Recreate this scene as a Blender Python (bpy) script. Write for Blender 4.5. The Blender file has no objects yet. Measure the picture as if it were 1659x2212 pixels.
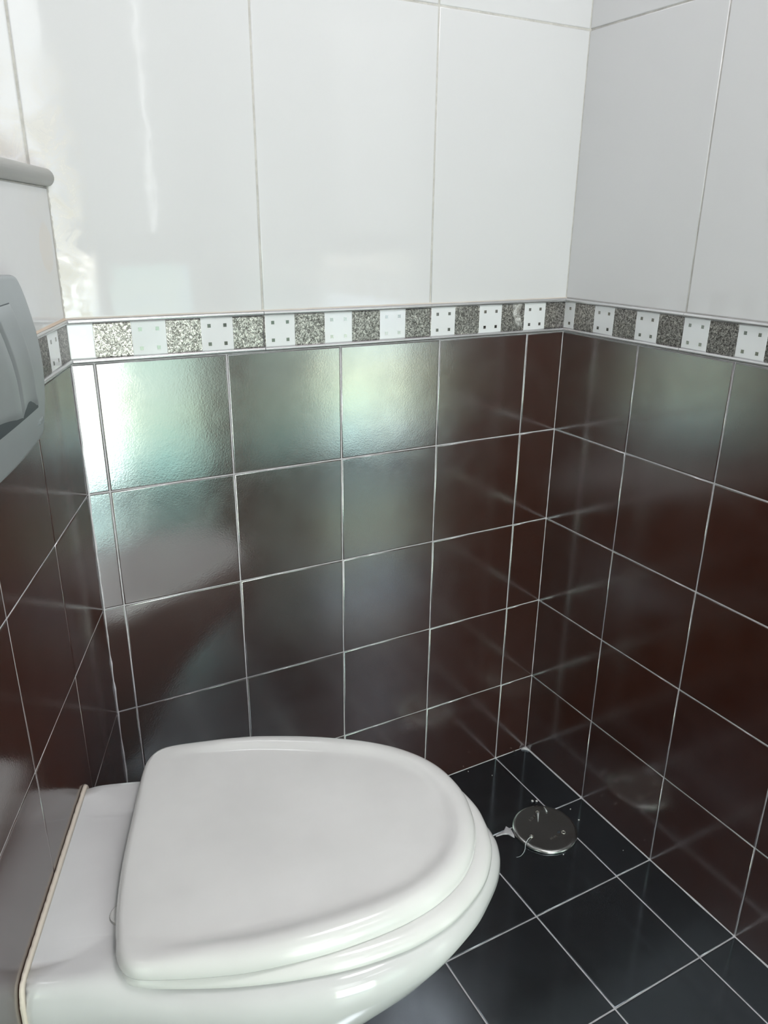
import bpy, bmesh, math, random
from mathutils import Vector, Matrix
random.seed(7)
S = bpy.context.scene
COL = S.collection

# ------------------------------------------------------------------ camera
cam_d = bpy.data.cameras.new('camera'); cam = bpy.data.objects.new('camera', cam_d); COL.objects.link(cam)
cam_d.sensor_fit = 'VERTICAL'; cam_d.sensor_height = 36.0
cam_d.lens = 1643.07 / 2212 * 36.0
cam_d.clip_start = 0.02
RX = Vector((0.88048349, -0.47398016, 0.00957248)); UP = Vector((0.15904108, 0.31434198, 0.93589265)); FW = Vector((0.44660358, 0.82251561, -0.35215524))
M = Matrix((( RX.x, UP.x, -FW.x, -1.05045), (RX.y, UP.y, -FW.y, -1.19283), (RX.z, UP.z, -FW.z, 1.19636), (0, 0, 0, 1)))
cam.matrix_world = M
S.camera = cam

# ------------------------------------------------------------------ view and world
S.view_settings.view_transform = 'Standard'; S.view_settings.look = 'None'
S.view_settings.gamma = 1.0; S.view_settings.use_curve_mapping = False
S.view_settings.exposure = 0.07
S.cycles.use_denoising = True
S.cycles.max_bounces = 10; S.cycles.glossy_bounces = 6; S.cycles.diffuse_bounces = 6
S.cycles.sample_clamp_indirect = 8.0
w = bpy.data.worlds.new('sky'); S.world = w; w.use_nodes = True
w.node_tree.nodes['Background'].inputs[0].default_value = (0.75, 0.85, 1.0, 1)
w.node_tree.nodes['Background'].inputs[1].default_value = 1.0

GLASS_UP = 3.6      # brightness of the daylit upper glass of the door
GLASS_LOW = 12.0      # lower glass
GLASS_SIDE = 2.4     # side light, greenish tint put into its glow
ADDED_WINDOW = 10.0    # unseen high window, added as fill light from above
FILL_LIGHT = 27.0  # brightness of the fill dome added under the ceiling

# ------------------------------------------------------------------ measures (metres)
W = 0.9241                       # x = -W : corner of back wall and cistern wall
A20 = math.radians(20.0); SN, CS = math.sin(A20), math.cos(A20)
NL = Vector((CS, -SN, 0)); DL = Vector((-SN, -CS, 0)); OL = Vector((-W, 0, 0))
YR = -2.4; ZC = 2.5
DARK_TOP = 1.0030; BAND_TOP = 1.0665
LEFT_TOP = 1.241; LEDGE_TOP = 1.263; RECESS = 0.16

# ------------------------------------------------------------------ helpers
def P(u, v, z):                   # cistern wall frame: u out of the wall, v along it, z up
    return OL + NL * u + DL * v + Vector((0, 0, z))

def new_mat(name):
    m = bpy.data.materials.new(name); m.use_nodes = True
    nt = m.node_tree; b = nt.nodes['Principled BSDF']
    return m, nt, b

def N(nt, t, **kw):
    n = nt.nodes.new(t)
    for k, v in kw.items():
        if hasattr(n, k): setattr(n, k, v)
    return n

def noise(nt, scale, detail=2.0, rough=0.5, co=None, dist=0.0, w3=None):
    n = N(nt, 'ShaderNodeTexNoise'); n.inputs['Scale'].default_value = scale
    n.inputs['Detail'].default_value = detail; n.inputs['Roughness'].default_value = rough
    n.inputs['Distortion'].default_value = dist
    if co is None:
        co = N(nt, 'ShaderNodeTexCoord').outputs['Object']
    nt.links.new(co, n.inputs['Vector'])
    return n

def ramp(nt, src, stops):
    r = N(nt, 'ShaderNodeValToRGB'); e = r.color_ramp.elements
    e[0].position, e[0].color = stops[0][0], (*stops[0][1], 1)
    e[1].position, e[1].color = stops[-1][0], (*stops[-1][1], 1)
    for p, c in stops[1:-1]:
        x = e.new(p); x.color = (*c, 1)
    nt.links.new(src, r.inputs[0]); return r

def bump(nt, src, strength, dist, prev=None):
    b = N(nt, 'ShaderNodeBump'); b.inputs['Strength'].default_value = strength; b.inputs['Distance'].default_value = dist
    nt.links.new(src, b.inputs['Height'])
    if prev is not None: nt.links.new(prev.outputs[0], b.inputs['Normal'])
    return b

def simple(name, col, rough=0.5, metal=0.0, ior=1.5, bscale=0, bs=0.2, bd=0.0005, coat=0.0):
    m, nt, b = new_mat(name)
    n = noise(nt, 9.0, 3.0)
    c1 = tuple(c * 0.95 for c in col); c2 = tuple(min(1, c * 1.04) for c in col)
    r = ramp(nt, n.outputs[0], [(0.3, c1), (0.7, c2)])
    nt.links.new(r.outputs[0], b.inputs['Base Color'])
    b.inputs['Roughness'].default_value = rough; b.inputs['Metallic'].default_value = metal; b.inputs['IOR'].default_value = ior
    b.inputs['Coat Weight'].default_value = coat; b.inputs['Coat Roughness'].default_value = 0.05
    if bscale:
        nb = noise(nt, bscale, 2.0); bb = bump(nt, nb.outputs[0], bs, bd); nt.links.new(bb.outputs[0], b.inputs['Normal'])
    return m

def dark_tile(name, base, rough, ior, orange=0.25, tint=(1, 1, 1), metal=0.0):
    m, nt, b = new_mat(name)
    big = noise(nt, 3.0, 2.0)
    r = ramp(nt, big.outputs[0], [(0.3, tuple(c * 0.93 for c in base)), (0.7, tuple(c * 1.07 for c in base))])
    nt.links.new(r.outputs[0], b.inputs['Base Color'])
    b.inputs['IOR'].default_value = ior
    b.inputs['Metallic'].default_value = metal
    b.inputs['Specular Tint'].default_value = (*tint, 1)
    sm = noise(nt, 14.0, 6.0, 0.62)
    rr = N(nt, 'ShaderNodeMapRange'); rr.inputs['From Min'].default_value = 0.35; rr.inputs['From Max'].default_value = 0.75
    rr.inputs['To Min'].default_value = rough; rr.inputs['To Max'].default_value = rough + 0.07
    nt.links.new(sm.outputs[0], rr.inputs['Value']); nt.links.new(rr.outputs[0], b.inputs['Roughness'])
    f = noise(nt, 420.0, 2.0); b1 = bump(nt, f.outputs[0], orange, 0.0002)
    g = noise(nt, 26.0, 1.0); b2 = bump(nt, g.outputs[0], 0.10, 0.001, b1)
    nt.links.new(b2.outputs[0], b.inputs['Normal'])
    return m

def white_tile():
    m, nt, b = new_mat('white glazed wall tile')
    co = N(nt, 'ShaderNodeTexCoord').outputs['Object']
    base = (0.685, 0.682, 0.697)
    n = noise(nt, 2.0, 2.0, co=co)
    r = ramp(nt, n.outputs[0], [(0.3, tuple(c * 0.985 for c in base)), (0.7, base)])
    b.inputs['Roughness'].default_value = 0.06; b.inputs['IOR'].default_value = 1.55
    # plaster dust smeared over the corner beside the cistern wall
    sx = N(nt, 'ShaderNodeSeparateXYZ'); nt.links.new(co, sx.inputs[0])
    a = N(nt, 'ShaderNodeMapRange'); a.interpolation_type = 'SMOOTHSTEP'
    a.inputs['From Min'].default_value = -0.865; a.inputs['From Max'].default_value = -0.90
    nt.links.new(sx.outputs[0], a.inputs['Value'])
    d = noise(nt, 30.0, 8.0, 0.75, co=co, dist=0.6)
    dm = N(nt, 'ShaderNodeMapRange'); dm.inputs['From Min'].default_value = 0.42; dm.inputs['From Max'].default_value = 0.60
    nt.links.new(d.outputs[0], dm.inputs['Value'])
    mm = N(nt, 'ShaderNodeMath', operation='MULTIPLY'); nt.links.new(a.outputs[0], mm.inputs[0]); nt.links.new(dm.outputs[0], mm.inputs[1])
    # the smears sit low, by the ledge and above the border
    zz = N(nt, 'ShaderNodeMapRange'); zz.inputs['From Min'].default_value = 1.42; zz.inputs['From Max'].default_value = 1.28
    nt.links.new(sx.outputs[2], zz.inputs['Value'])
    m2 = N(nt, 'ShaderNodeMath', operation='MULTIPLY'); nt.links.new(mm.outputs[0], m2.inputs[0]); nt.links.new(zz.outputs[0], m2.inputs[1])
    mix = N(nt, 'ShaderNodeMix', data_type='RGBA'); nt.links.new(m2.outputs[0], mix.inputs[0])
    nt.links.new(r.outputs[0], mix.inputs[6]); mix.inputs[7].default_value = (0.69, 0.66, 0.62, 1)
    # beige filler patch on the cistern wall
    dist = N(nt, 'ShaderNodeVectorMath', operation='DISTANCE'); nt.links.new(co, dist.inputs[0])
    pc = P(0, 0.045, 1.165); dist.inputs[1].default_value = pc
    nz = noise(nt, 60.0, 3.0, co=co)
    ad = N(nt, 'ShaderNodeMath', operation='MULTIPLY_ADD'); nt.links.new(nz.outputs[0], ad.inputs[0]); ad.inputs[1].default_value = 0.012
    nt.links.new(dist.outputs['Value'], ad.inputs[2])
    pm = N(nt, 'ShaderNodeMapRange'); pm.inputs['From Min'].default_value = 0.040; pm.inputs['From Max'].default_value = 0.034
    nt.links.new(ad.outputs[0], pm.inputs['Value'])
    p2 = N(nt, 'ShaderNodeMath', operation='MULTIPLY'); nt.links.new(pm.outputs[0], p2.inputs[0]); p2.inputs[1].default_value = 0.4
    bk = N(nt, 'ShaderNodeMath', operation='GREATER_THAN'); nt.links.new(sx.outputs[1], bk.inputs[0]); bk.inputs[1].default_value = -0.003
    m3 = N(nt, 'ShaderNodeMath', operation='MULTIPLY'); nt.links.new(m2.outputs[0], m3.inputs[0]); nt.links.new(bk.outputs[0], m3.inputs[1])
    nt.links.new(m3.outputs[0], mix.inputs[0])
    xm = N(nt, 'ShaderNodeMath', operation='LESS_THAN'); nt.links.new(sx.outputs[1], xm.inputs[0]); xm.inputs[1].default_value = -0.004
    p3 = N(nt, 'ShaderNodeMath', operation='MULTIPLY'); nt.links.new(p2.outputs[0], p3.inputs[0]); nt.links.new(xm.outputs[0], p3.inputs[1])
    mix2 = N(nt, 'ShaderNodeMix', data_type='RGBA'); nt.links.new(p3.outputs[0], mix2.inputs[0])
    nt.links.new(mix.outputs[2], mix2.inputs[6]); mix2.inputs[7].default_value = (0.72, 0.63, 0.55, 1)
    nt.links.new(mix2.outputs[2], b.inputs['Base Color'])
    rr = N(nt, 'ShaderNodeMath', operation='MULTIPLY_ADD'); nt.links.new(m3.outputs[0], rr.inputs[0]); rr.inputs[1].default_value = 0.35; rr.inputs[2].default_value = 0.05
    nt.links.new(rr.outputs[0], b.inputs['Roughness'])
    g = noise(nt, 30.0, 1.0, co=co); b1 = bump(nt, g.outputs[0], 0.14, 0.001)
    g2 = noise(nt, 120.0, 1.0, co=co); b2 = bump(nt, g2.outputs[0], 0.05, 0.0003, b1)
    nt.links.new(b2.outputs[0], b.inputs['Normal'])
    return m

def grout(name, col, spots=0.5):
    m, nt, b = new_mat(name)
    n = noise(nt, 35.0, 5.0, 0.7)
    r = ramp(nt, n.outputs[0], [(0.35, tuple(c * (1 - spots * 0.5) for c in col)), (0.6, col)])
    nt.links.new(r.outputs[0], b.inputs['Base Color']); b.inputs['Roughness'].default_value = 0.75
    f = noise(nt, 300.0, 3.0); bb = bump(nt, f.outputs[0], 0.5, 0.0006); nt.links.new(bb.outputs[0], b.inputs['Normal'])
    return m

def hammered():
    m, nt, b = new_mat('hammered metal border')
    co = N(nt, 'ShaderNodeTexCoord').outputs['Object']
    b.inputs['Metallic'].default_value = 1.0
    n = noise(nt, 330.0, 2.0, 0.55, co=co, dist=1.0)
    r = ramp(nt, n.outputs[0], [(0.38, (0.12, 0.11, 0.105)), (0.52, (0.30, 0.285, 0.275)), (0.64, (0.60, 0.565, 0.54))])
    # whitish filler wiped over parts of the band
    d = noise(nt, 11.0, 5.0, 0.6, co=co, dist=0.8)
    dm = N(nt, 'ShaderNodeMapRange'); dm.inputs['From Min'].default_value = 0.62; dm.inputs['From Max'].default_value = 0.66
    nt.links.new(d.outputs[0], dm.inputs['Value'])
    pits = N(nt, 'ShaderNodeMath', operation='LESS_THAN'); nt.links.new(n.outputs[0], pits.inputs[0]); pits.inputs[1].default_value = 0.53
    f = N(nt, 'ShaderNodeMath', operation='MULTIPLY'); nt.links.new(dm.outputs[0], f.inputs[0]); nt.links.new(pits.outputs[0], f.inputs[1])
    mix = N(nt, 'ShaderNodeMix', data_type='RGBA'); nt.links.new(f.outputs[0], mix.inputs[0])
    nt.links.new(r.outputs[0], mix.inputs[6]); mix.inputs[7].default_value = (0.72, 0.71, 0.70, 1)
    nt.links.new(mix.outputs[2], b.inputs['Base Color'])
    inv = N(nt, 'ShaderNodeMath', operation='SUBTRACT'); inv.inputs[0].default_value = 1.0; nt.links.new(f.outputs[0], inv.inputs[1])
    nt.links.new(inv.outputs[0], b.inputs['Metallic'])
    b.inputs['Roughness'].default_value = 0.30
    bb = bump(nt, n.outputs[0], 0.6, 0.0010); nt.links.new(bb.outputs[0], b.inputs['Normal'])
    return m

def pane(name, stops, strength, heights=None):
    # glowing glass: daylight and its tints are put into the emission colour
    m, nt, b = new_mat(name)
    n = noise(nt, 3.2, 2.0, 0.5)
    r = ramp(nt, n.outputs[0], stops)
    src = r.outputs[0]
    if heights:
        co = N(nt, 'ShaderNodeTexCoord').outputs['Object']; sx = N(nt, 'ShaderNodeSeparateXYZ'); nt.links.new(co, sx.inputs[0])
        ad = N(nt, 'ShaderNodeMath', operation='MULTIPLY_ADD'); nt.links.new(n.outputs[0], ad.inputs[0]); ad.inputs[1].default_value = 0.3; nt.links.new(sx.outputs[2], ad.inputs[2])
        sb = N(nt, 'ShaderNodeMath', operation='SUBTRACT'); nt.links.new(ad.outputs[0], sb.inputs[0]); sb.inputs[1].default_value = 0.15
        h = ramp(nt, sb.outputs[0], heights); mx = N(nt, 'ShaderNodeMix', data_type='RGBA', blend_type='MULTIPLY'); mx.inputs[0].default_value = 1
        nt.links.new(src, mx.inputs[6]); nt.links.new(h.outputs[0], mx.inputs[7]); src = mx.outputs[2]
    nt.links.new(src, b.inputs['Emission Color']); b.inputs['Emission Strength'].default_value = strength
    b.inputs['Base Color'].default_value = (0.6, 0.65, 0.65, 1); b.inputs['Roughness'].default_value = 0.3
    return m

MT = {}
MT['dark'] = dark_tile('dark metallic-glazed wall tile', (0.046, 0.0125, 0.0065), 0.12, 3.4, 0.30, (0.93, 0.98, 1.0))
MT['floor'] = dark_tile('black floor tile', (0.006, 0.0065, 0.008), 0.10, 2.4, 0.12, (0.78, 0.88, 0.97))
MT['white'] = white_tile()
MT['grout'] = grout('light grey grout', (0.64, 0.63, 0.66))
MT['wgrout'] = grout('off-white grout', (0.60, 0.58, 0.55))
MT['paint'] = simple('white painted plaster', (0.78, 0.78, 0.77), 0.6, bscale=60)
MT['rail'] = simple('silvery glazed pencil tile', (0.62, 0.62, 0.63), 0.22, 0.75)
MT['hammer'] = hammered()
MT['bandwhite'] = simple('glossy white border tile', (0.76, 0.77, 0.79), 0.08)
MT['chip'] = simple('mirror metal inlay', (0.30, 0.29, 0.27), 0.14, 1.0)
MT['ceramic'] = simple('white sanitary ceramic', (0.67, 0.665, 0.675), 0.10, ior=1.5)
MT['seat'] = simple('white thermoset plastic', (0.765, 0.76, 0.755), 0.14, ior=1.5)
MT['plate'] = simple('matt chrome plastic', (0.42, 0.45, 0.47), 0.38, 0.55)
MT['gap'] = simple('painted gap shade', (0.05, 0.06, 0.07), 0.4)  # flat dark colour standing in for shade inside gaps and holes
MT['silicone'] = simple('cream silicone', (0.72, 0.64, 0.56), 0.45)
MT['ledge'] = simple('grey-white ledge', (0.55, 0.55, 0.53), 0.35)
MT['steel'] = simple('brushed steel', (0.40, 0.40, 0.39), 0.24, 1.0, bscale=500, bs=0.05)
MT['screw'] = simple('screw metal', (0.5, 0.47, 0.43), 0.3, 1.0)
MT['film'] = simple('clear whitish film', (0.72, 0.75, 0.76), 0.3)
MT['pvc'] = simple('white door frame', (0.62, 0.62, 0.60), 0.4)
MT['crumb'] = simple('plaster crumb', (0.75, 0.74, 0.72), 0.8)
MT['up'] = pane('upper frosted glass', [(0.3, (0.95, 0.98, 1.0)), (0.7, (1.0, 0.985, 0.97))], GLASS_UP)
MT['low'] = pane('lower frosted glass', [(0.36, (0.86, 1.0, 0.86)), (0.5, (1.0, 1.0, 0.88)), (0.66, (0.95, 0.98, 1.0))], GLASS_LOW, [(0.10, (0.70, 0.88, 1.0)), (0.26, (0.92, 1.0, 0.86)), (0.48, (1.0, 0.98, 0.78)), (0.64, (0.82, 0.95, 0.90)), (0.78, (0.60, 0.74, 1.0)), (1.0, (1.0, 0.93, 0.86))])
MT['side'] = pane('side frosted glass', [(0.36, (0.50, 0.82, 0.70)), (0.5, (0.75, 0.95, 0.75)), (0.64, (0.50, 0.78, 0.95))], GLASS_SIDE, [(0.08, (0.65, 0.9, 1.0)), (0.3, (1.0, 1.0, 0.9)), (0.55, (1.0, 1.0, 1.0)), (0.9, (0.8, 0.95, 1.0))])
MT['slit'] = pane('narrow glass strip', [(0.3, (0.97, 0.99, 1.0)), (0.7, (1.0, 1.0, 1.0))], 5.0)
MT['added_window'] = pane('transom glass', [(0.3, (0.98, 0.96, 1.0)), (0.7, (1.0, 0.96, 1.0))], ADDED_WINDOW)
MT['fill_light'] = pane('lamp glass', [(0.3, (1.0, 0.96, 0.96)), (0.7, (1.0, 0.97, 0.98))], FILL_LIGHT)

def obj(name, bm, mats, parent=None, smooth=False, angle=None):
    me = bpy.data.meshes.new(name); bmesh.ops.recalc_face_normals(bm, faces=bm.faces); bm.to_mesh(me); bm.free()
    o = bpy.data.objects.new(name, me); COL.objects.link(o)
    for m in (mats if isinstance(mats, (list, tuple)) else [mats]): me.materials.append(m)
    if smooth:
        for p in me.polygons: p.use_smooth = True
        if angle is not None:
            me.set_sharp_from_angle(angle=math.radians(angle))
    if parent is not None: o.parent = parent
    return o

def raw(name, verts, faces, mats, parent=None, fm=None, smooth=False):
    me = bpy.data.meshes.new(name); me.from_pydata([tuple(v) for v in verts], [], faces)
    for m in (mats if isinstance(mats, (list, tuple)) else [mats]): me.materials.append(m)
    if fm:
        for p, i in zip(me.polygons, fm): p.material_index = i
    if smooth:
        for p in me.polygons: p.use_smooth = True
    me.validate()
    o = bpy.data.objects.new(name, me); COL.objects.link(o)
    if parent is not None: o.parent = parent
    return o

def struct(o): o['kind'] = 'structure'; return o
def tag(o, label, cat, group=None):
    o['label'] = label; o['category'] = cat
    if group: o['group'] = group
    return o
def empty(name, loc=(0, 0, 0)):
    o = bpy.data.objects.new(name, None); o.location = loc; COL.objects.link(o); o.empty_display_size = 0.05; return o
def reparent(o, root):            # part built in world coordinates
    o.parent = root; o.matrix_parent_inverse = Matrix.Translation(-Vector(root.location)); return o

def box_pts(bm, o, U, V, Nn, u0, u1, v0, v1, n0, n1, mi=0):
    vs = [bm.verts.new(o + U * a + V * b + Nn * c) for c in (n0, n1) for a, b in ((u0, v0), (u1, v0), (u1, v1), (u0, v1))]
    for f in ((0, 1, 2, 3), (4, 5, 6, 7), (0, 1, 5, 4), (1, 2, 6, 5), (2, 3, 7, 6), (3, 0, 4, 7)):
        bm.faces.new([vs[i] for i in f]).material_index = mi

def tile(bm, o, U, V, Nn, u0, u1, v0, v1, gap, h, mi, tilt=0.0012):
    g = gap / 2; rings = []
    ta, tb = random.uniform(-tilt, tilt), random.uniform(-tilt, tilt)
    cu, cv = (u0 + u1) / 2, (v0 + v1) / 2
    for ins, hh in ((0, -0.0012), (0.0001, h * 0.35), (0.0006, h * 0.8), (0.0016, h)):
        r = []
        for a, b in ((u0 + g + ins, v0 + g + ins), (u1 - g - ins, v0 + g + ins), (u1 - g - ins, v1 - g - ins), (u0 + g + ins, v1 - g - ins)):
            z = hh + (a - cu) * ta + (b - cv) * tb
            r.append(bm.verts.new(o + U * a + V * b + Nn * z))
        rings.append(r)
    for A, B in zip(rings, rings[1:]):
        for i in range(4):
            f = bm.faces.new((A[i], A[(i + 1) % 4], B[(i + 1) % 4], B[i])); f.material_index = mi; f.smooth = True
    f = bm.faces.new(rings[-1]); f.material_index = mi

def cuts(lo, hi, js):
    c = [lo] + [j for j in sorted(js) if lo + 0.004 < j < hi - 0.004] + [hi]
    return list(zip(c, c[1:]))

def tiled(bm, o, U, V, Nn, ulo, uhi, zlo, zhi, uj, zj, gap, h, mi):
    for a0, a1 in cuts(ulo, uhi, uj):
        for b0, b1 in cuts(zlo, zhi, zj):
            tile(bm, o, U, V, Nn, a0, a1, b0, b1, gap, h, mi)

ZV = Vector((0, 0, 1)); X = Vector((1, 0, 0)); Y = Vector((0, 1, 0))
DZ = [0.2049 + 0.1993 * k for k in range(4)]
WZ = [1.5215, 1.976, 2.43]
WALLM = [MT['grout'], MT['dark'], MT['white'], MT['wgrout'], MT['paint']]

# ------------------------------------------------------------------ walls, floor, ceiling
bm = bmesh.new()
box_pts(bm, Vector(), X, ZV, -Y, -1.30, 0.10, -0.1, 1.035, -0.1, 0, 0)
box_pts(bm, Vector(), X, ZV, -Y, -1.30, 0.10, 1.035, ZC, -0.1, 0, 3)
tiled(bm, Vector(), X, ZV, -Y, -1.09, 0.0, 0.0, DARK_TOP, [-0.091 - 0.2 * k for k in range(5)], DZ, 0.0020, 0.0011, 1)
tiled(bm, Vector(), X, ZV, -Y, -1.27, 0.0, BAND_TOP, ZC, [-0.3135, -0.627, -0.9425], WZ, 0.0030, 0.0010, 2)
struct(obj('wall_back', bm, WALLM))

bm = bmesh.new()
box_pts(bm, Vector(), -Y, ZV, -X, -0.0, 2.5, -0.1, 1.035, -0.1, 0, 0)
box_pts(bm, Vector(), -Y, ZV, -X, -0.0, 2.5, 1.035, ZC, -0.1, 0, 3)
tiled(bm, Vector(), -Y, ZV, -X, 0.0, 2.4, 0.0, DARK_TOP, [0.2018 + 0.2008 * k for k in range(12)], DZ, 0.0021, 0.0011, 1)
tiled(bm, Vector(), -Y, ZV, -X, 0.0, 2.4, BAND_TOP, ZC, [0.2945 + 0.3137 * k for k in range(8)], WZ, 0.0028, 0.0010, 2)
struct(obj('wall_right', bm, WALLM))

# cistern wall (lower part stands forward, upper part set back behind the ledge)
bm = bmesh.new()
VL = 2.62
box_pts(bm, OL, DL, ZV, NL, -0.02, VL, -0.1, 1.035, -RECESS, 0, 0)
box_pts(bm, OL, DL, ZV, NL, -0.02, VL, 1.035, LEFT_TOP, -RECESS, 0, 3)
box_pts(bm, OL, DL, ZV, NL, -0.15, VL, LEFT_TOP, ZC, -RECESS - 0.1, -RECESS, 3)
tiled(bm, OL, DL, ZV, NL, 0.0005, 2.55, 0.0, DARK_TOP, [0.2 * k for k in range(1, 13)], DZ, 0.0016, 0.0008, 1)
tiled(bm, OL, DL, ZV, NL, 0.0005, 2.55, BAND_TOP, LEFT_TOP, [0.31 + 0.3137 * k for k in range(8)], [], 0.0028, 0.0010, 2)
tiled(bm, OL - NL * RECESS, DL, ZV, NL, -0.05, 2.55, LEDGE_TOP, ZC, [0.31 + 0.3137 * k for k in range(8)], WZ, 0.0028, 0.0010, 2)
struct(obj('wall_left', bm, WALLM))

bm = bmesh.new()
box_pts(bm, Vector(), X, Y, ZV, -2.2, 0.1, -2.5, 0.1, -0.1, 0, 0)
for a0, a1 in cuts(-1.9, 0.0, [-0.091 - 0.2 * k for k in range(9)]):
    for b0, b1 in cuts(-2.4, -0.0, [-0.2018 - 0.2008 * k for k in range(11)]):
        tile(bm, Vector(), X, Y, ZV, a0, a1, b0, b1, 0.0024, 0.0008, 1, 0.0006)
struct(obj('floor', bm, [MT['grout'], MT['floor']]))

bm = bmesh.new(); box_pts(bm, Vector(), X, Y, ZV, -2.2, 0.1, -2.5, 0.1, ZC, ZC + 0.1, 0)
struct(obj('ceiling', bm, MT['paint']))

# rear wall with the glazed door: main leaf x -1.22..-0.50, side light x -0.44..-0.10
bm = bmesh.new()
o = Vector((0, YR, 0)); DX0, DX1, DT = -1.12, -0.06, 2.12
box_pts(bm, o, X, ZV, Y, -2.2, DX0, 0, ZC, -0.1, 0, 0)
box_pts(bm, o, X, ZV, Y, DX1, 0.1, 0, ZC, -0.1, 0, 0)
box_pts(bm, o, X, ZV, Y, DX0, -0.46, DT, ZC, -0.1, 0, 0)
box_pts(bm, o, X, ZV, Y, -0.46, DX1, 2.42, ZC, -0.1, 0, 0)
box_pts(bm, o, X, ZV, Y, -0.46, DX1, DT, DT + .02, -0.1, 0, 0)
struct(obj('wall_rear', bm, MT['paint']))
bm = bmesh.new()
for a0, a1, b0, b1 in ((DX0, DX0 + .05, 0, DT), (DX1 - .05, DX1, 0, DT), (DX0, DX1, DT - .05, DT), (-0.62, -0.48, 1.06, DT), (-0.535, -0.46, 0, 1.06), (DX0, -0.53, 0, 0.07),
                       (DX0, -0.53, 1.06, 1.16), (-0.50, DX1, 0.0, 0.04), (-0.50, DX1, 1.02, 1.16)):
    box_pts(bm, o, X, ZV, Y, a0, a1, b0, b1, -0.06, 0.01, 0)
door = struct(obj('door_1', bm, MT['pvc']))
def pane_obj(a0, a1, b0, b1, m):
    bm = bmesh.new(); box_pts(bm, o, X, ZV, Y, a0, a1, b0, b1, -0.035, -0.02, 0); obj('door_glass', bm, m, door)
pane_obj(DX0 + .05, -0.62, 1.16, DT - .05, MT['up'])
pane_obj(DX0 + .05, -0.535, 0.07, 1.06, MT['low'])
pane_obj(-0.46, DX1 - .05, 0.04, 1.02, MT['side'])
bm = bmesh.new(); box_pts(bm, o, X, ZV, Y, -0.48, -0.254, 1.16, DT - .05, -0.035, -0.02, 0); box_pts(bm, o, X, ZV, Y, -0.240, DX1 - .05, 1.16, DT - .05, -0.035, -0.02, 0); obj('door_panel', bm, MT['paint'], door)
pane_obj(-0.254, -0.240, 1.16, DT - .05, MT['slit'])

bm = bmesh.new()  # unseen window added high in the rear wall to brighten the room
for a0, a1, b0, b1 in ((-0.46, -0.43, DT + .02, 2.42), (DX1 - .03, DX1, DT + .02, 2.42), (-0.27, -0.25, DT + .02, 2.42), (-0.46, DX1, DT + .02, DT + .05), (-0.46, DX1, 2.39, 2.42)):
    box_pts(bm, o, X, ZV, Y, a0, a1, b0, b1, -0.06, 0.005, 0)
win = struct(obj('added_window_1', bm, MT['pvc']))
bm = bmesh.new(); box_pts(bm, o, X, ZV, Y, -0.43, DX1 - .03, DT + .05, 2.39, -0.035, -0.02, 0); obj('added_window_glass', bm, MT['added_window'], win)

# unseen round dome, added under the ceiling as fill light
bm = bmesh.new(); bmesh.ops.create_uvsphere(bm, u_segments=32, v_segments=16, radius=0.19)
for v in bm.verts: v.co.z *= 0.35
for v in list(bm.verts):
    if v.co.z > 0.001: bm.verts.remove(v)
for v in bm.verts: v.co += Vector((-0.40, -1.0, ZC - 0.012))
fill_light = empty('added_fill_light', (-0.40, -1.0, ZC))
tag(fill_light, 'added round glowing dome on the ceiling, unseen fill light', 'fill_light')
reparent(obj('fill_light_dome', bm, MT['fill_light'], smooth=True), fill_light)
bm = bmesh.new(); bmesh.ops.create_cone(bm, cap_ends=True, segments=32, radius1=0.20, radius2=0.20, depth=0.012)
for v in bm.verts: v.co += Vector((-0.40, -1.0, ZC - 0.006))
reparent(obj('base', bm, MT['pvc']), fill_light)

# ------------------------------------------------------------------ border band
def half_round(bm, o, U, Nn, u0, u1, z0, z1, depth, mi=0):
    n = 9; A = []; B = []
    for i in range(n):
        t = math.pi * i / (n - 1)
        z = (z0 + z1) / 2 - math.cos(t) * (z1 - z0) / 2; d = depth * math.sin(t) ** 0.7 if 0 < i < n - 1 else -0.0005
        A.append(bm.verts.new(o + U * u0 + ZV * z + Nn * d)); B.append(bm.verts.new(o + U * u1 + ZV * z + Nn * d))
    for i in range(n - 1):
        f = bm.faces.new((A[i], A[i + 1], B[i + 1], B[i])); f.smooth = True
    bm.faces.new(A); bm.faces.new(B[::-1])

def band(name, o, U, Nn, ulo, uhi, joints, whites):
    root = empty(name, o + ZV * DARK_TOP); root['kind'] = 'structure'
    for z0, z1, d in ((DARK_TOP + .0004, 1.0105, 0.0062), (1.0598, BAND_TOP + .0008, 0.0062)):
        bm = bmesh.new()
        for a0, a1 in cuts(ulo, uhi, joints):
            half_round(bm, o, U, Nn, a0 + .0003, a1 - .0003, z0, z1, d + random.uniform(-.0006, .0006))
        reparent(obj('pencil_rail', bm, MT['rail'], smooth=True, angle=50), root)
    bm = bmesh.new()
    for a0, a1 in cuts(ulo, uhi, joints): tile(bm, o, U, ZV, Nn, a0, a1, 1.0098, 1.0605, 0.0006, 0.0020, 0, 0.0003)
    reparent(obj('border_tile', bm, MT['hammer']), root)
    bm = bmesh.new(); bm2 = bmesh.new()
    for a in whites:
        b0, b1 = max(a, ulo), min(a + .0523, uhi)
        if b1 - b0 < .004: continue
        tile(bm, o + Nn * 0.0006, U, ZV, Nn, b0, b1, 1.0100, 1.0603, 0.0002, 0.0018, 0, 0.0)
        for du in (.0135, .0388):
            for z in (1.0205, 1.0485):
                cu = a + du
                if cu - .003 > b0 and cu + .003 < b1:
                    box_pts(bm2, o, U, ZV, Nn, cu - .0026, cu + .0026, z - .0027, z + .0027, 0.001, 0.0027)
    reparent(obj('white_square', bm, MT['bandwhite']), root); reparent(obj('metal_inlay', bm2, MT['chip']), root)
    return root
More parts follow.
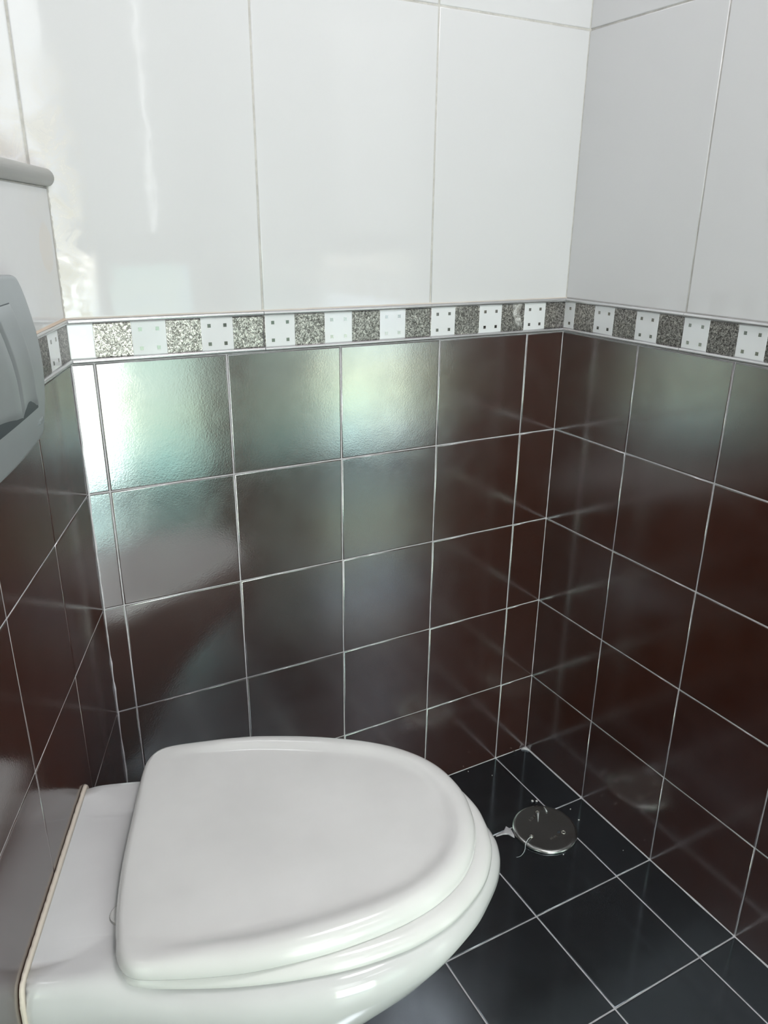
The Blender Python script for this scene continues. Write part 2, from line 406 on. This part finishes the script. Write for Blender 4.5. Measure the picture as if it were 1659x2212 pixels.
band('trim_1', Vector(), X, -Y, -W + .001, -0.0005, [-0.3135, -0.627], [-0.3120 + .1045 * k for k in range(-6, 3)])
band('trim_2', Vector(), -Y, -X, 0.0005, 2.4, [0.2945 + .3137 * k for k in range(7)], [-.0208 + .1052 * k for k in range(24)])
band('trim_3', OL, DL, NL, 0.001, 2.5, [0.31 + .3137 * k for k in range(7)], [.0535 + .1045 * k for k in range(23)])

# silicone in the inner corners
def bead(name, a, b, n1, n2, r, mat):
    bm = bmesh.new(); K = 60; rows = []
    for i in range(K + 1):
        t = i / K; p = a.lerp(b, t); rr = r * random.uniform(0.85, 1.15)
        rows.append([bm.verts.new(p + n1 * rr), bm.verts.new(p + (n1 + n2) * rr * 0.36), bm.verts.new(p + n2 * rr)])
    for A, B in zip(rows, rows[1:]):
        for j in range(2): bm.faces.new((A[j], A[j + 1], B[j + 1], B[j])).smooth = True
    return struct(obj(name, bm, mat))
bead('trim_4', Vector((0, 0, 0.001)), Vector((0, 0, DARK_TOP)), -X, -Y, .0036, MT['grout'])
bead('trim_5', Vector((0, 0, BAND_TOP)), Vector((0, 0, ZC)), -X, -Y, .0026, MT['wgrout'])
bead('trim_6', Vector((-W, 0, 0.0)), Vector((-W, 0, DARK_TOP)), NL, -Y, .0030, MT['grout'])
bead('trim_7', Vector((-W, 0, BAND_TOP)), Vector((-W, 0, LEFT_TOP)), NL, -Y, .0026, MT['wgrout'])
bead('trim_8', Vector((0, 0, 0)), Vector((0, -2.4, 0)), -X, ZV, .0045, MT['grout'])
bead('trim_9', Vector((-W, 0, 0)), Vector((0, 0, 0)), -Y, ZV, .0035, MT['grout'])
bead('trim_10', P(0, 0, 0), P(0, 2.55, 0), NL, ZV, .004, MT['grout'])

MT['tan'] = simple('yellowed silicone', (0.62, 0.50, 0.40), 0.5); MT['beige'] = simple('beige silicone', (0.60, 0.55, 0.50), 0.5)
bead('trim_11', P(0, 0.002, BAND_TOP + .0005), P(0, 2.5, BAND_TOP + .0005), NL, ZV, .0042, MT['tan'])
bead('trim_12', Vector((-W, 0, BAND_TOP + .0005)), Vector((0, 0, BAND_TOP + .0005)), -Y, ZV, .0034, MT['beige'])

# ------------------------------------------------------------------ ledge on the cistern wall
bm = bmesh.new(); prof = [(-RECESS + .002, LEFT_TOP + .0005), (-.002, LEFT_TOP + .0005)]
for i in range(13):
    t = -math.pi / 2 + math.pi * i / 12
    prof.append((.0008 + .0102 * math.cos(t), (LEFT_TOP + LEDGE_TOP) / 2 + .0005 + .0112 * math.sin(t)))
prof.append((-RECESS + .002, LEDGE_TOP + .001))
A = []; B = []
for u, z in prof:
    v0 = -u * math.tan(A20) * 1.0            # meets the back wall plane y = 0
    v0 += 0.0015
    A.append(bm.verts.new(P(u, v0, z))); B.append(bm.verts.new(P(u, 2.45, z)))
for i in range(len(prof)):
    j = (i + 1) % len(prof); f = bm.faces.new((A[i], A[j], B[j], B[i])); f.smooth = 1 < i < 14
bm.faces.new(A); bm.faces.new(B[::-1])
tag(obj('ledge', bm, MT['ledge']), 'grey-white rounded ledge capping the cistern wall at upper left', 'ledge')

# ------------------------------------------------------------------ toilet
TOI = empty('toilet', P(0, 0.385, 0.0))
tag(TOI, 'white wall-hung toilet with closed lid beside the dark tiled wall', 'toilet')

def catmull(pts, n):
    out = []
    for i in range(len(pts) - 1):
        p0 = pts[max(i - 1, 0)]; p1 = pts[i]; p2 = pts[i + 1]; p3 = pts[min(i + 2, len(pts) - 1)]
        for k in range(n):
            t = k / n
            out.append(tuple(0.5 * ((2 * b) + (-a + c) * t + (2 * a - 5 * b + 4 * c - d) * t * t + (-a + 3 * b - 3 * c + d) * t ** 3) for a, b, c, d in zip(p0, p1, p2, p3)))
    out.append(pts[-1]); return out

def outline(half, cv, n=8):       # half: list (u, halfwidth) from the back middle to the tip; returns closed (u, v)
    h = catmull(half, n)
    a = [(u, cv + w_) for u, w_ in h]; b = [(u, cv - w_) for u, w_ in h[::-1]]
    return a + b[1:-1]

def resample(pts, n):
    L = [0]; m = len(pts)
    for i in range(m):
        a, b = pts[i], pts[(i + 1) % m]; L.append(L[-1] + math.dist(a, b))
    out = []; j = 0
    for k in range(n):
        s = L[-1] * k / n
        while L[j + 1] < s: j += 1
        a, b = pts[j], pts[(j + 1) % m]; t = (s - L[j]) / max(L[j + 1] - L[j], 1e-9)
        out.append((a[0] + (b[0] - a[0]) * t, a[1] + (b[1] - a[1]) * t))
    return out

def inset(pts, d):
    n = len(pts); out = []
    for i in range(n):
        a, b = pts[i - 1], pts[(i + 1) % n]; tx, ty = b[0] - a[0], b[1] - a[1]; l = math.hypot(tx, ty) or 1
        out.append((pts[i][0] - (-ty / l) * d * SGN, pts[i][1] - (tx / l) * d * SGN))
    return out
SGN = 1

def loft(rings, name, mat, parent, cap_top=True, cap_bot=True, centre=None):
    bm = bmesh.new(); R = [[bm.verts.new(P(u, v, z)) for u, v, z in r] for r in rings]
    n = len(R[0])
    for A, B in zip(R, R[1:]):
        for i in range(n): bm.faces.new((A[i], A[(i + 1) % n], B[(i + 1) % n], B[i]))
    if cap_bot: bm.faces.new(R[0])
    if cap_top: bm.faces.new(R[-1])
    return reparent(obj(name, bm, mat, smooth=True), parent)

def scaled(pts, s, cu, cv): return [(cu + (u - cu) * s, cv + (v - cv) * s) for u, v in pts]
def ring_inset(pts, d, cu, cv):   # radial inset by about d
    out = []
    for u, v in pts:
        l = math.hypot(u - cu, v - cv); k = 1 - d / l * (1 + 0.25 * abs((u - cu) / l) ** 2 * 0)
        out.append((cu + (u - cu) * k, cv + (v - cv) * k))
    return out

LID = [(0.081, 0.0), (0.081, 0.06), (0.081, 0.12), (0.083, 0.150), (0.088, 0.166), (0.098, 0.179), (0.114, 0.186), (0.145, 0.190), (0.20, 0.1935), (0.25, 0.193),
       (0.323, 0.183), (0.389, 0.166), (0.432, 0.149), (0.463, 0.131), (0.491, 0.107), (0.511, 0.080), (0.524, 0.050), (0.530, 0.024), (0.531, 0.0)]
SEAT = [(0.095, 0.0), (0.095, 0.12), (0.10, 0.155), (0.125, 0.172), (0.20, 0.183), (0.25, 0.186), (0.293, 0.1855), (0.349, 0.181), (0.408, 0.168), (0.443, 0.154), (0.474, 0.137),
        (0.503, 0.112), (0.524, 0.088), (0.538, 0.062), (0.548, 0.032), (0.551, 0.0)]
BOWL = [(0.000, 0.0), (0.000, 0.10), (0.000, 0.140), (0.002, 0.160), (0.020, 0.1645), (0.06, 0.167), (0.12, 0.176), (0.18, 0.187), (0.24, 0.194), (0.30, 0.195), (0.345, 0.1915), (0.39, 0.181),
        (0.43, 0.166), (0.465, 0.147), (0.505, 0.113), (0.53, 0.082), (0.55, 0.052), (0.562, 0.024), (0.566, 0.0)]
CVL, CVS, CVB = 0.374, 0.385, 0.392

lid = resample(outline(LID, CVL), 200); seat = resample(outline(SEAT, CVS), 200); bowl = resample(outline(BOWL, CVB), 220)
# lid: rim wall, rounded crest, shallow inner dip, flat middle
lid = [(u + .012 * min(1, max(0, (v - CVL) / .143)) ** 2 * min(1, max(0, (.2 - u) / .1)), v) for u, v in lid]
def lid_ring(d, z, dip=0.0):
    r = ring_inset(lid, d, 0.30, CVL)
    out = []
    for (u, v), (u0, v0) in zip(r, lid):
        k = min(1.0, max(0.0, (u0 - 0.085) / 0.10))   # the raised rim fades out along the hinge edge
        out.append((u, v, z * k + min(z, .4694) * (1 - k)))
    return out
LR = [lid_ring(0.012, 0.4555), lid_ring(0.004, 0.4525), lid_ring(0.0005, 0.4525), lid_ring(0.0, 0.4540), lid_ring(0.0005, 0.4590), lid_ring(0.0022, 0.4640), lid_ring(0.0055, 0.4685),
      lid_ring(0.0105, 0.4722, .0005), lid_ring(0.0165, 0.4742, .0012), lid_ring(0.0225, 0.4746, .0018), lid_ring(0.0275, 0.4738, .0018), lid_ring(0.0325, 0.4718, .0008), lid_ring(0.0375, 0.4700), lid_ring(0.0420, 0.4693),
      lid_ring(0.050, 0.4692), lid_ring(0.09, 0.4695), lid_ring(0.14, 0.4698), lid_ring(0.17, 0.4698)]
lid_o = loft(LR, 'lid', MT['seat'], TOI)
def ring(pts, d, z, cu, cv): return [(u, v, z) for u, v in ring_inset(pts, d, cu, cv)]
SR = [(0.05, .4335), (0.012, .4335), (0.003, .4345), (0.0, .4375), (0.0012, .4420), (0.0045, .4465), (0.010, .4500), (0.017, .4515), (0.04, .4515)]
loft([ring(seat, d, z, 0.30, CVS) for d, z in SR], 'seat', MT['seat'], TOI)
# bowl: deck, rounded rim edge, undercut body
def bowl_ring(s, z, d=0.0, lift=0.0):
    out = []
    for u, v in bowl:
        uu = u * s; vv = CVB + (v - CVB) * (0.55 + 0.45 * s if s < 1 else 1)
        if d:
            l = math.hypot(u - 0.22, v - CVB); k = 1 - d / l
            uu = 0.22 + (uu - 0.22) * k if u > 0.003 else uu; vv = CVB + (vv - CVB) * k
        t = min(1.0, max(0.0, (0.15 - u) / 0.10)); t = t * t * (3 - 2 * t)
        out.append((max(uu, 0.0018), vv, z + lift * t))
    return out
BR = [bowl_ring(.34, .085), bowl_ring(.42, .09), bowl_ring(.47, .11), bowl_ring(.52, .16), bowl_ring(.60, .22), bowl_ring(.72, .275), bowl_ring(.84, .32), bowl_ring(.93, .358), bowl_ring(.98, .387),
      bowl_ring(1, .404, 0, .002), bowl_ring(1, .414, .0012, .006), bowl_ring(1, .4225, .0045, .010), bowl_ring(1, .4290, .0105, .0135), bowl_ring(1, .4325, .019, .0145), bowl_ring(1, .4332, .032, .0140), bowl_ring(1, .4332, .060, .0125), bowl_ring(1, .4332, .10, .012)]
loft(BR, 'bowl', MT['ceramic'], TOI)

# hinge washer peeping out behind the lid
def disc(bm, c, r, h, n=28, r2=None):
    r2 = r if r2 is None else r2
    a = [bm.verts.new(P(c[0] + math.cos(6.2832 * i / n) * r, c[1] + math.sin(6.2832 * i / n) * r, c[2])) for i in range(n)]
    b = [bm.verts.new(P(c[0] + math.cos(6.2832 * i / n) * r2, c[1] + math.sin(6.2832 * i / n) * r2, c[2] + h)) for i in range(n)]
    for i in range(n): bm.faces.new((a[i], a[(i + 1) % n], b[(i + 1) % n], b[i]))
    bm.faces.new(a); bm.faces.new(b)
for hv in (0.300, 0.466):
    hu = 0.097 if hv < .4 else 0.0925
    bm = bmesh.new(); disc(bm, (hu, hv, 0.4440), 0.0165, 0.0030, r2=0.015)
    h = reparent(obj('hinge', bm, MT['steel'], smooth=True, angle=30), TOI)
    bm = bmesh.new(); disc(bm, (hu, hv, 0.4470), 0.0148, 0.0012, r2=0.013)
    c = obj('hinge_cap', bm, MT['seat'], smooth=True, angle=30); c.parent = h

# cream silicone between bowl and wall
bm = bmesh.new(); path = []
for z, hw in ((.36, .150), (.385, .1570), (.405, .1600), (.425, .1600), (.436, .157), (.4455, .151), (.4478, .135)): path.append((z, CVB + hw))
for v in [CVB + .12 - .02 * k for k in range(13)]: path.append((.4482, v))
for z, hw in ((.4478, .135), (.4455, .151), (.436, .157), (.425, .1600), (.405, .1600), (.385, .1570), (.36, .150)): path.append((z, CVB - hw))
path = [(p[1], p[0]) for p in path]; path = catmull(path, 4)
rows = []
for i, (v, z) in enumerate(path):
    a = path[max(i - 1, 0)]; b = path[min(i + 1, len(path) - 1)]; l = math.hypot(b[0] - a[0], b[1] - a[1]) or 1
    nv, nz = -(b[1] - a[1]) / l, (b[0] - a[0]) / l
    nv, nz = -nv, -nz
    rr = .0054 * random.uniform(.85, 1.15)
    rows.append([bm.verts.new(P(.0062, v - nv * .001, z - nz * .001)), bm.verts.new(P(.0050, v + nv * rr * .7, z + nz * rr * .7)), bm.verts.new(P(.0016, v + nv * rr, z + nz * rr)), bm.verts.new(P(.0016, v - nv * .001, z - nz * .001))])
for A_, B_ in zip(rows, rows[1:]):
    for j in range(4): bm.faces.new((A_[j], A_[(j + 1) % 4], B_[(j + 1) % 4], B_[j]))
s = reparent(obj('silicone_joint', bm, MT['silicone'], smooth=True), TOI); s['label'] = 'cream silicone joint'

# ------------------------------------------------------------------ flush plate
FC, FZ = 0.385, 1.0505
FP = empty('flush_plate', P(0, FC, FZ)); tag(FP, 'grey dual flush plate with curved buttons on the wall above toilet', 'flush plate')
right = [(0.2634, 1.1435), (0.2500, 1.1395), (0.2400, 1.1290), (0.2290, 1.112), (0.2170, 1.0885), (0.2090, 1.0650), (0.2055, 1.0430), (0.2080, 1.0190), (0.2150, 0.9980), (0.2245, 0.9800), (0.2330, 0.9680), (0.2430, 0.9615), (0.263, 0.9590)]
rp = catmull([(2 * FC - v, z) for v, z in right], 4)[::-1]
rp = [(v, z) for v, z in rp]
lp = catmull(right, 4)
top = [(0.2634 + k * (2 * (FC - .2634)) / 14, 1.1435 + .003 * math.sin(math.pi * k / 14)) for k in range(1, 14)]
bot = [(0.263 + k * (2 * (FC - .263)) / 14, 0.9590 - .004 * math.sin(math.pi * k / 14)) for k in range(1, 14)]
loop = lp + bot + rp + top[::-1]      # (v, z)
def dome(v, z): 
    a = (v - FC) / (FC - .2055); b = (z - FZ) / .093
    return 0.0175 + 0.0075 * max(0.0, 1 - 0.55 * a * a - 0.45 * b * b)
bm = bmesh.new(); R = []
for s_, du in ((1.0, None), (1.0, -.004), (.992, -.0012), (.975, 0), (.95, 0), (.9, 0), (.8, 0), (.65, 0), (.45, 0), (.2, 0)):
    R.append([bm.verts.new(P(0.0014 if du is None else dome(FC + (v - FC) * s_, FZ + (z - FZ) * s_) + du, FC + (v - FC) * s_, FZ + (z - FZ) * s_)) for v, z in loop])
n = len(loop)
for A_, B_ in zip(R, R[1:]):
    for i in range(n): bm.faces.new((A_[i], A_[(i + 1) % n], B_[(i + 1) % n], B_[i]))
bm.faces.new(R[-1])
reparent(obj('cover_plate', bm, MT['plate'], smooth=True, angle=40), FP)

def Rc(z):   # outer edge of the buttons
    P_ = [(0.998, .2550), (1.010, .2562), (1.040, .2590), (1.062, .2670), (1.084, .2790), (1.100, .2900), (1.117, .3030)]
    for (a, x), (b, y) in zip(P_, P_[1:]):
        if z <= b: return x + (y - x) * (z - a) / (b - a)
    return P_[-1][1]
def Mc(z): return Rc(z) + .066 - max(0, (z - 1.05)) * .02
def patch(name, fl, fr, zb, zt, du, mat, nz=26, nv=14, curve=0.0, skirt=.006):
    bm = bmesh.new(); G = []
    for j in range(nz + 1):
        row = []
        for i in range(nv + 1):
            s_ = i / nv
            zbb = zb(s_) if callable(zb) else zb
            z = zbb + (zt - zbb) * j / nz
            v = fl(z) + (fr(z) - fl(z)) * s_
            e = min(1, min(s_, 1 - s_) * 12, (j / nz) * 14, (1 - j / nz) * 14)
            row.append(bm.verts.new(P(dome(v, z) + du * (0.35 + 0.65 * math.sin(e * math.pi / 2)) + curve * (4 * (s_ - .5) ** 2 - 1) * (1 - j / nz), v, z)))
        G.append(row)
    for j in range(nz):
        for i in range(nv): bm.faces.new((G[j][i], G[j][i + 1], G[j + 1][i + 1], G[j + 1][i]))
    border = [G[0][i] for i in range(nv + 1)] + [G[j][nv] for j in range(1, nz + 1)] + [G[nz][i] for i in range(nv - 1, -1, -1)] + [G[j][0] for j in range(nz - 1, 0, -1)]
    low = [bm.verts.new(v.co - NL * skirt) for v in border]; m = len(border)
    for i in range(m): bm.faces.new((border[i], border[(i + 1) % m], low[(i + 1) % m], low[i]))
    return reparent(obj(name, bm, mat, smooth=True, angle=45), FP)
Lc = lambda z: 2 * FC - Rc(z)
patch('button_gap_shade', lambda z: Rc(z) - .0012, lambda z: Lc(z) + .0012, 0.9970, 1.1180, .0004, MT['gap'], skirt=.002)  # dark sheet laid on the plate, paints the shade around the buttons
patch('button', Rc, lambda z: Mc(z) - .0005, lambda s_: 1.0000 + .0040 * math.sin(math.pi * s_) , 1.1170, .0034, MT['plate'], curve=.003)
patch('button', lambda z: Mc(z) + .0005, Lc, lambda s_: 1.0010 + .0085 * math.sin(math.pi * min(1, s_ * 1.3) * .55), 1.1170, .0040, MT['plate'], curve=.003)

def text(name, s_, size, mat, mw, parent, ext=.0004):
    cu = bpy.data.curves.new(name, 'FONT'); cu.body = s_; cu.size = size; cu.extrude = ext; cu.align_x = 'CENTER'; cu.align_y = 'CENTER'
    t = bpy.data.objects.new(name, cu); COL.objects.link(t); bpy.context.view_layer.update()
    me = bpy.data.meshes.new_from_object(t.evaluated_get(bpy.context.evaluated_depsgraph_get())); bpy.data.objects.remove(t)
    me.transform(mw); me.materials.clear(); me.materials.append(mat)
    o_ = bpy.data.objects.new(name, me); COL.objects.link(o_); return reparent(o_, parent)
def frame(xa, ya, c):
    xa = xa.normalized(); za = xa.cross(ya).normalized(); ya = za.cross(xa)
    return Matrix(((xa.x, ya.x, za.x, c.x), (xa.y, ya.y, za.y, c.y), (xa.z, ya.z, za.z, c.z), (0, 0, 0, 1)))
tv, tz = 0.2520, 0.9795
text('embossed_lettering', 'GEBERIT', .0085, MT['plate'], frame(-DL, ZV, P(dome(tv, tz) + .0002, tv, tz)), FP, .0003)

# ------------------------------------------------------------------ floor drain cover
DC = Vector((-0.1375, -0.2395, 0)); FD = empty('drain_cover', DC); tag(FD, 'round steel drain cover on the black floor near the corner', 'drain cover')
bm = bmesh.new(); R = []; n = 96
for r, z in ((.0675, .0010), (.0680, .0030), (.0672, .0050), (.0655, .0066), (.0625, .0076), (.0595, .0078), (.0575, .0075), (.030, .0075), (.004, .0075)):
    R.append([bm.verts.new(DC + Vector((math.cos(6.28319 * i / n) * r, math.sin(6.28319 * i / n) * r, z))) for i in range(n)])
for A_, B_ in zip(R, R[1:]):
    for i in range(n): bm.faces.new((A_[i], A_[(i + 1) % n], B_[(i + 1) % n], B_[i]))
bm.faces.new(R[-1]); bm.faces.new(R[0])
reparent(obj('cover_disc', bm, MT['steel'], smooth=True), FD)
for x, y, r in ((-.1230, -.1973, .0042), (-.1788, -.2466, .0042), (-.1118, -.2686, .0048)):
    bm = bmesh.new(); prof = [(r, .0072), (r * .96, .0084), (r * .78, .0087), (r * .62, .0078), (r * .55, .0062)]; R = []
    for rr, z in prof: R.append([bm.verts.new(Vector((x + math.cos(6.28319 * i / 24) * rr, y + math.sin(6.28319 * i / 24) * rr, z))) for i in range(24)])
    for A_, B_ in zip(R, R[1:]):
        for i in range(24): bm.faces.new((A_[i], A_[(i + 1) % 24], B_[(i + 1) % 24], B_[i]))
    h = reparent(obj('screw_ring', bm, MT['screw'], smooth=True), FD)
    bm = bmesh.new(); v = [bm.verts.new(Vector((x + math.cos(6.28319 * i / 24) * r * .62, y + math.sin(6.28319 * i / 24) * r * .62, .0076))) for i in range(24)]; bm.faces.new(v)
    s_ = obj('screw_head', bm, MT['gap' if x > -.112 else 'screw']); s_.parent = h; s_.matrix_parent_inverse = h.matrix_parent_inverse.copy()
bm = bmesh.new()
v = [bm.verts.new(Vector((-.1205 + math.cos(6.28319 * i / 20) * .0040, -.2640 + math.sin(6.28319 * i / 20) * .0030, .00765))) for i in range(20)]; bm.faces.new(v)
reparent(obj('key_slot_shade', bm, MT['gap']), FD)  # flat dark spot, paints the shade of the open slot
text('engraved_lettering', '6 O V', .0085, MT['screw'], frame(Vector((.7, .2, 0)), Vector((-.2, .7, 0)), Vector((-.1440, -.2060, .0076))), FD, .0001)
text('engraved_lettering', 'SITAM', .0062, MT['screw'], frame(Vector((.95, .1, 0)), Vector((-.1, .95, 0)), Vector((-.1400, -.2700, .0076))), FD, .0001)

# plastic shreds and thread caught in the screws
def tube(bm, pts, r0, r1, k=6):
    rows = []
    for i, p in enumerate(pts):
        a = pts[max(i - 1, 0)]; b = pts[min(i + 1, len(pts) - 1)]; t = (Vector(b) - Vector(a)).normalized()
        s1 = t.cross(ZV); s1 = s1.normalized() if s1.length > 1e-4 else X.copy(); s2 = t.cross(s1); r = r0 + (r1 - r0) * i / (len(pts) - 1)
        rows.append([bm.verts.new(Vector(p) + (s1 * math.cos(6.28319 * j / k) + s2 * math.sin(6.28319 * j / k)) * r) for j in range(k)])
    for A_, B_ in zip(rows, rows[1:]):
        for j in range(k): bm.faces.new((A_[j], A_[(j + 1) % k], B_[(j + 1) % k], B_[j]))
    bm.faces.new(rows[0]); bm.faces.new(rows[-1])
bm = bmesh.new()
tube(bm, catmull([(-.1788, -.2480, .0088), (-.1850, -.2500, .0110), (-.1930, -.2530, .0120), (-.2030, -.2580, .0085), (-.2110, -.2660, .0040), (-.2200, -.2710, .0016), (-.2290, -.2735, .0012), (-.2370, -.2720, .0012)], 6), .0011, .0002)
tag(obj('plastic_thread', bm, MT['film'], smooth=True), 'thin white thread trailing off the near screw of the drain cover', 'thread')
bm = bmesh.new(); tube(bm, [(-.1245, -.2010, .0090), (-.1290, -.2060, .0100), (-.1335, -.2120, .0105), (-.1400, -.2200, .0085)], .0024, .0004)
tag(obj('plastic_shred', bm, MT['film'], smooth=True), 'white pointed plastic shred beside the far screw of the drain cover', 'plastic shred')
bm = bmesh.new(); tube(bm, [(-.1050, -.2065, .0088), (-.1040, -.2020, .0100), (-.1020, -.1960, .0098), (-.1010, -.1905, .0082)], .0018, .0003)
tag(obj('plastic_shred', bm, MT['film'], smooth=True), 'thin whitish plastic shred on the far edge of the drain cover', 'plastic shred')

# grout smeared where the joints meet the cover
def blob(name, pts, h, mat):
    bm = bmesh.new(); c = Vector((sum(p[0] for p in pts) / len(pts), sum(p[1] for p in pts) / len(pts), h))
    cv_ = bm.verts.new(c); lo = [bm.verts.new((x, y, .0006)) for x, y in pts]
    mid = [bm.verts.new(((x * .7 + c.x * .3), (y * .7 + c.y * .3), h * .9)) for x, y in pts]; m = len(pts)
    for i in range(m):
        bm.faces.new((lo[i], lo[(i + 1) % m], mid[(i + 1) % m], mid[i])); bm.faces.new((mid[i], mid[(i + 1) % m], cv_))
    return obj(name, bm, mat, smooth=True)
tag(blob('grout_smear', [(-.240, -.2045), (-.222, -.2035), (-.212, -.1985), (-.203, -.192), (-.199, -.205), (-.203, -.222), (-.208, -.229), (-.213, -.215), (-.224, -.2095), (-.241, -.2075)], .0022, MT['grout']),
    'pale grout smear on the floor at the toilet side of the drain cover', 'grout smear')
tag(blob('grout_smear', [(-.0130, -.0020), (-.0020, -.0020), (-.0020, -.0200), (-.0060, -.0130), (-.0090, -.0090), (-.0180, -.0045)], .0060, MT['grout']),
    'pale grout lump on the floor right in the room corner', 'grout smear')

# loose plaster crumbs on the floor
def crumb(x, y, r):
    bm = bmesh.new(); bmesh.ops.create_icosphere(bm, subdivisions=1, radius=r)
    for v_ in bm.verts: v_.co = v_.co * random.uniform(.7, 1.2)
    for v_ in bm.verts: v_.co.z = v_.co.z * .6; 
    lo = min(v_.co.z for v_ in bm.verts)
    for v_ in bm.verts: v_.co += Vector((0, 0, -lo))
    o_ = obj('plaster_crumb', bm, MT['crumb']); o_.location = (x, y, .0008); return o_
CR = [(-.0479, -.2181, .0016, 'white plaster crumb on the floor between drain cover and right wall'), (-.0545, -.2523, .0021, 'larger whitish crumb on the floor right of the drain cover'),
      (-.0314, -.3597, .0011, 'tiny white crumb on the floor in front of the second right-wall joint'), (-.1477, -.3111, .0013, 'tiny white crumb on the floor just in front of the drain cover'),
      (-.1772, -.0110, .0014, 'thin white crumb on the floor by the back wall above the toilet lid'), (-.1355, -.0485, .0011, 'tiny white crumb on the floor between corner joint and back wall'),
      (-.1064, -.1599, .0030, 'chalky flake on the floor behind the drain cover'), (-.0990, -.1650, .0028, 'chalky flake touching the far edge of the drain cover, right of another flake')]
for x, y, r, l in CR: tag(crumb(x, y, r), l, 'crumb', 'plaster crumbs on the floor')
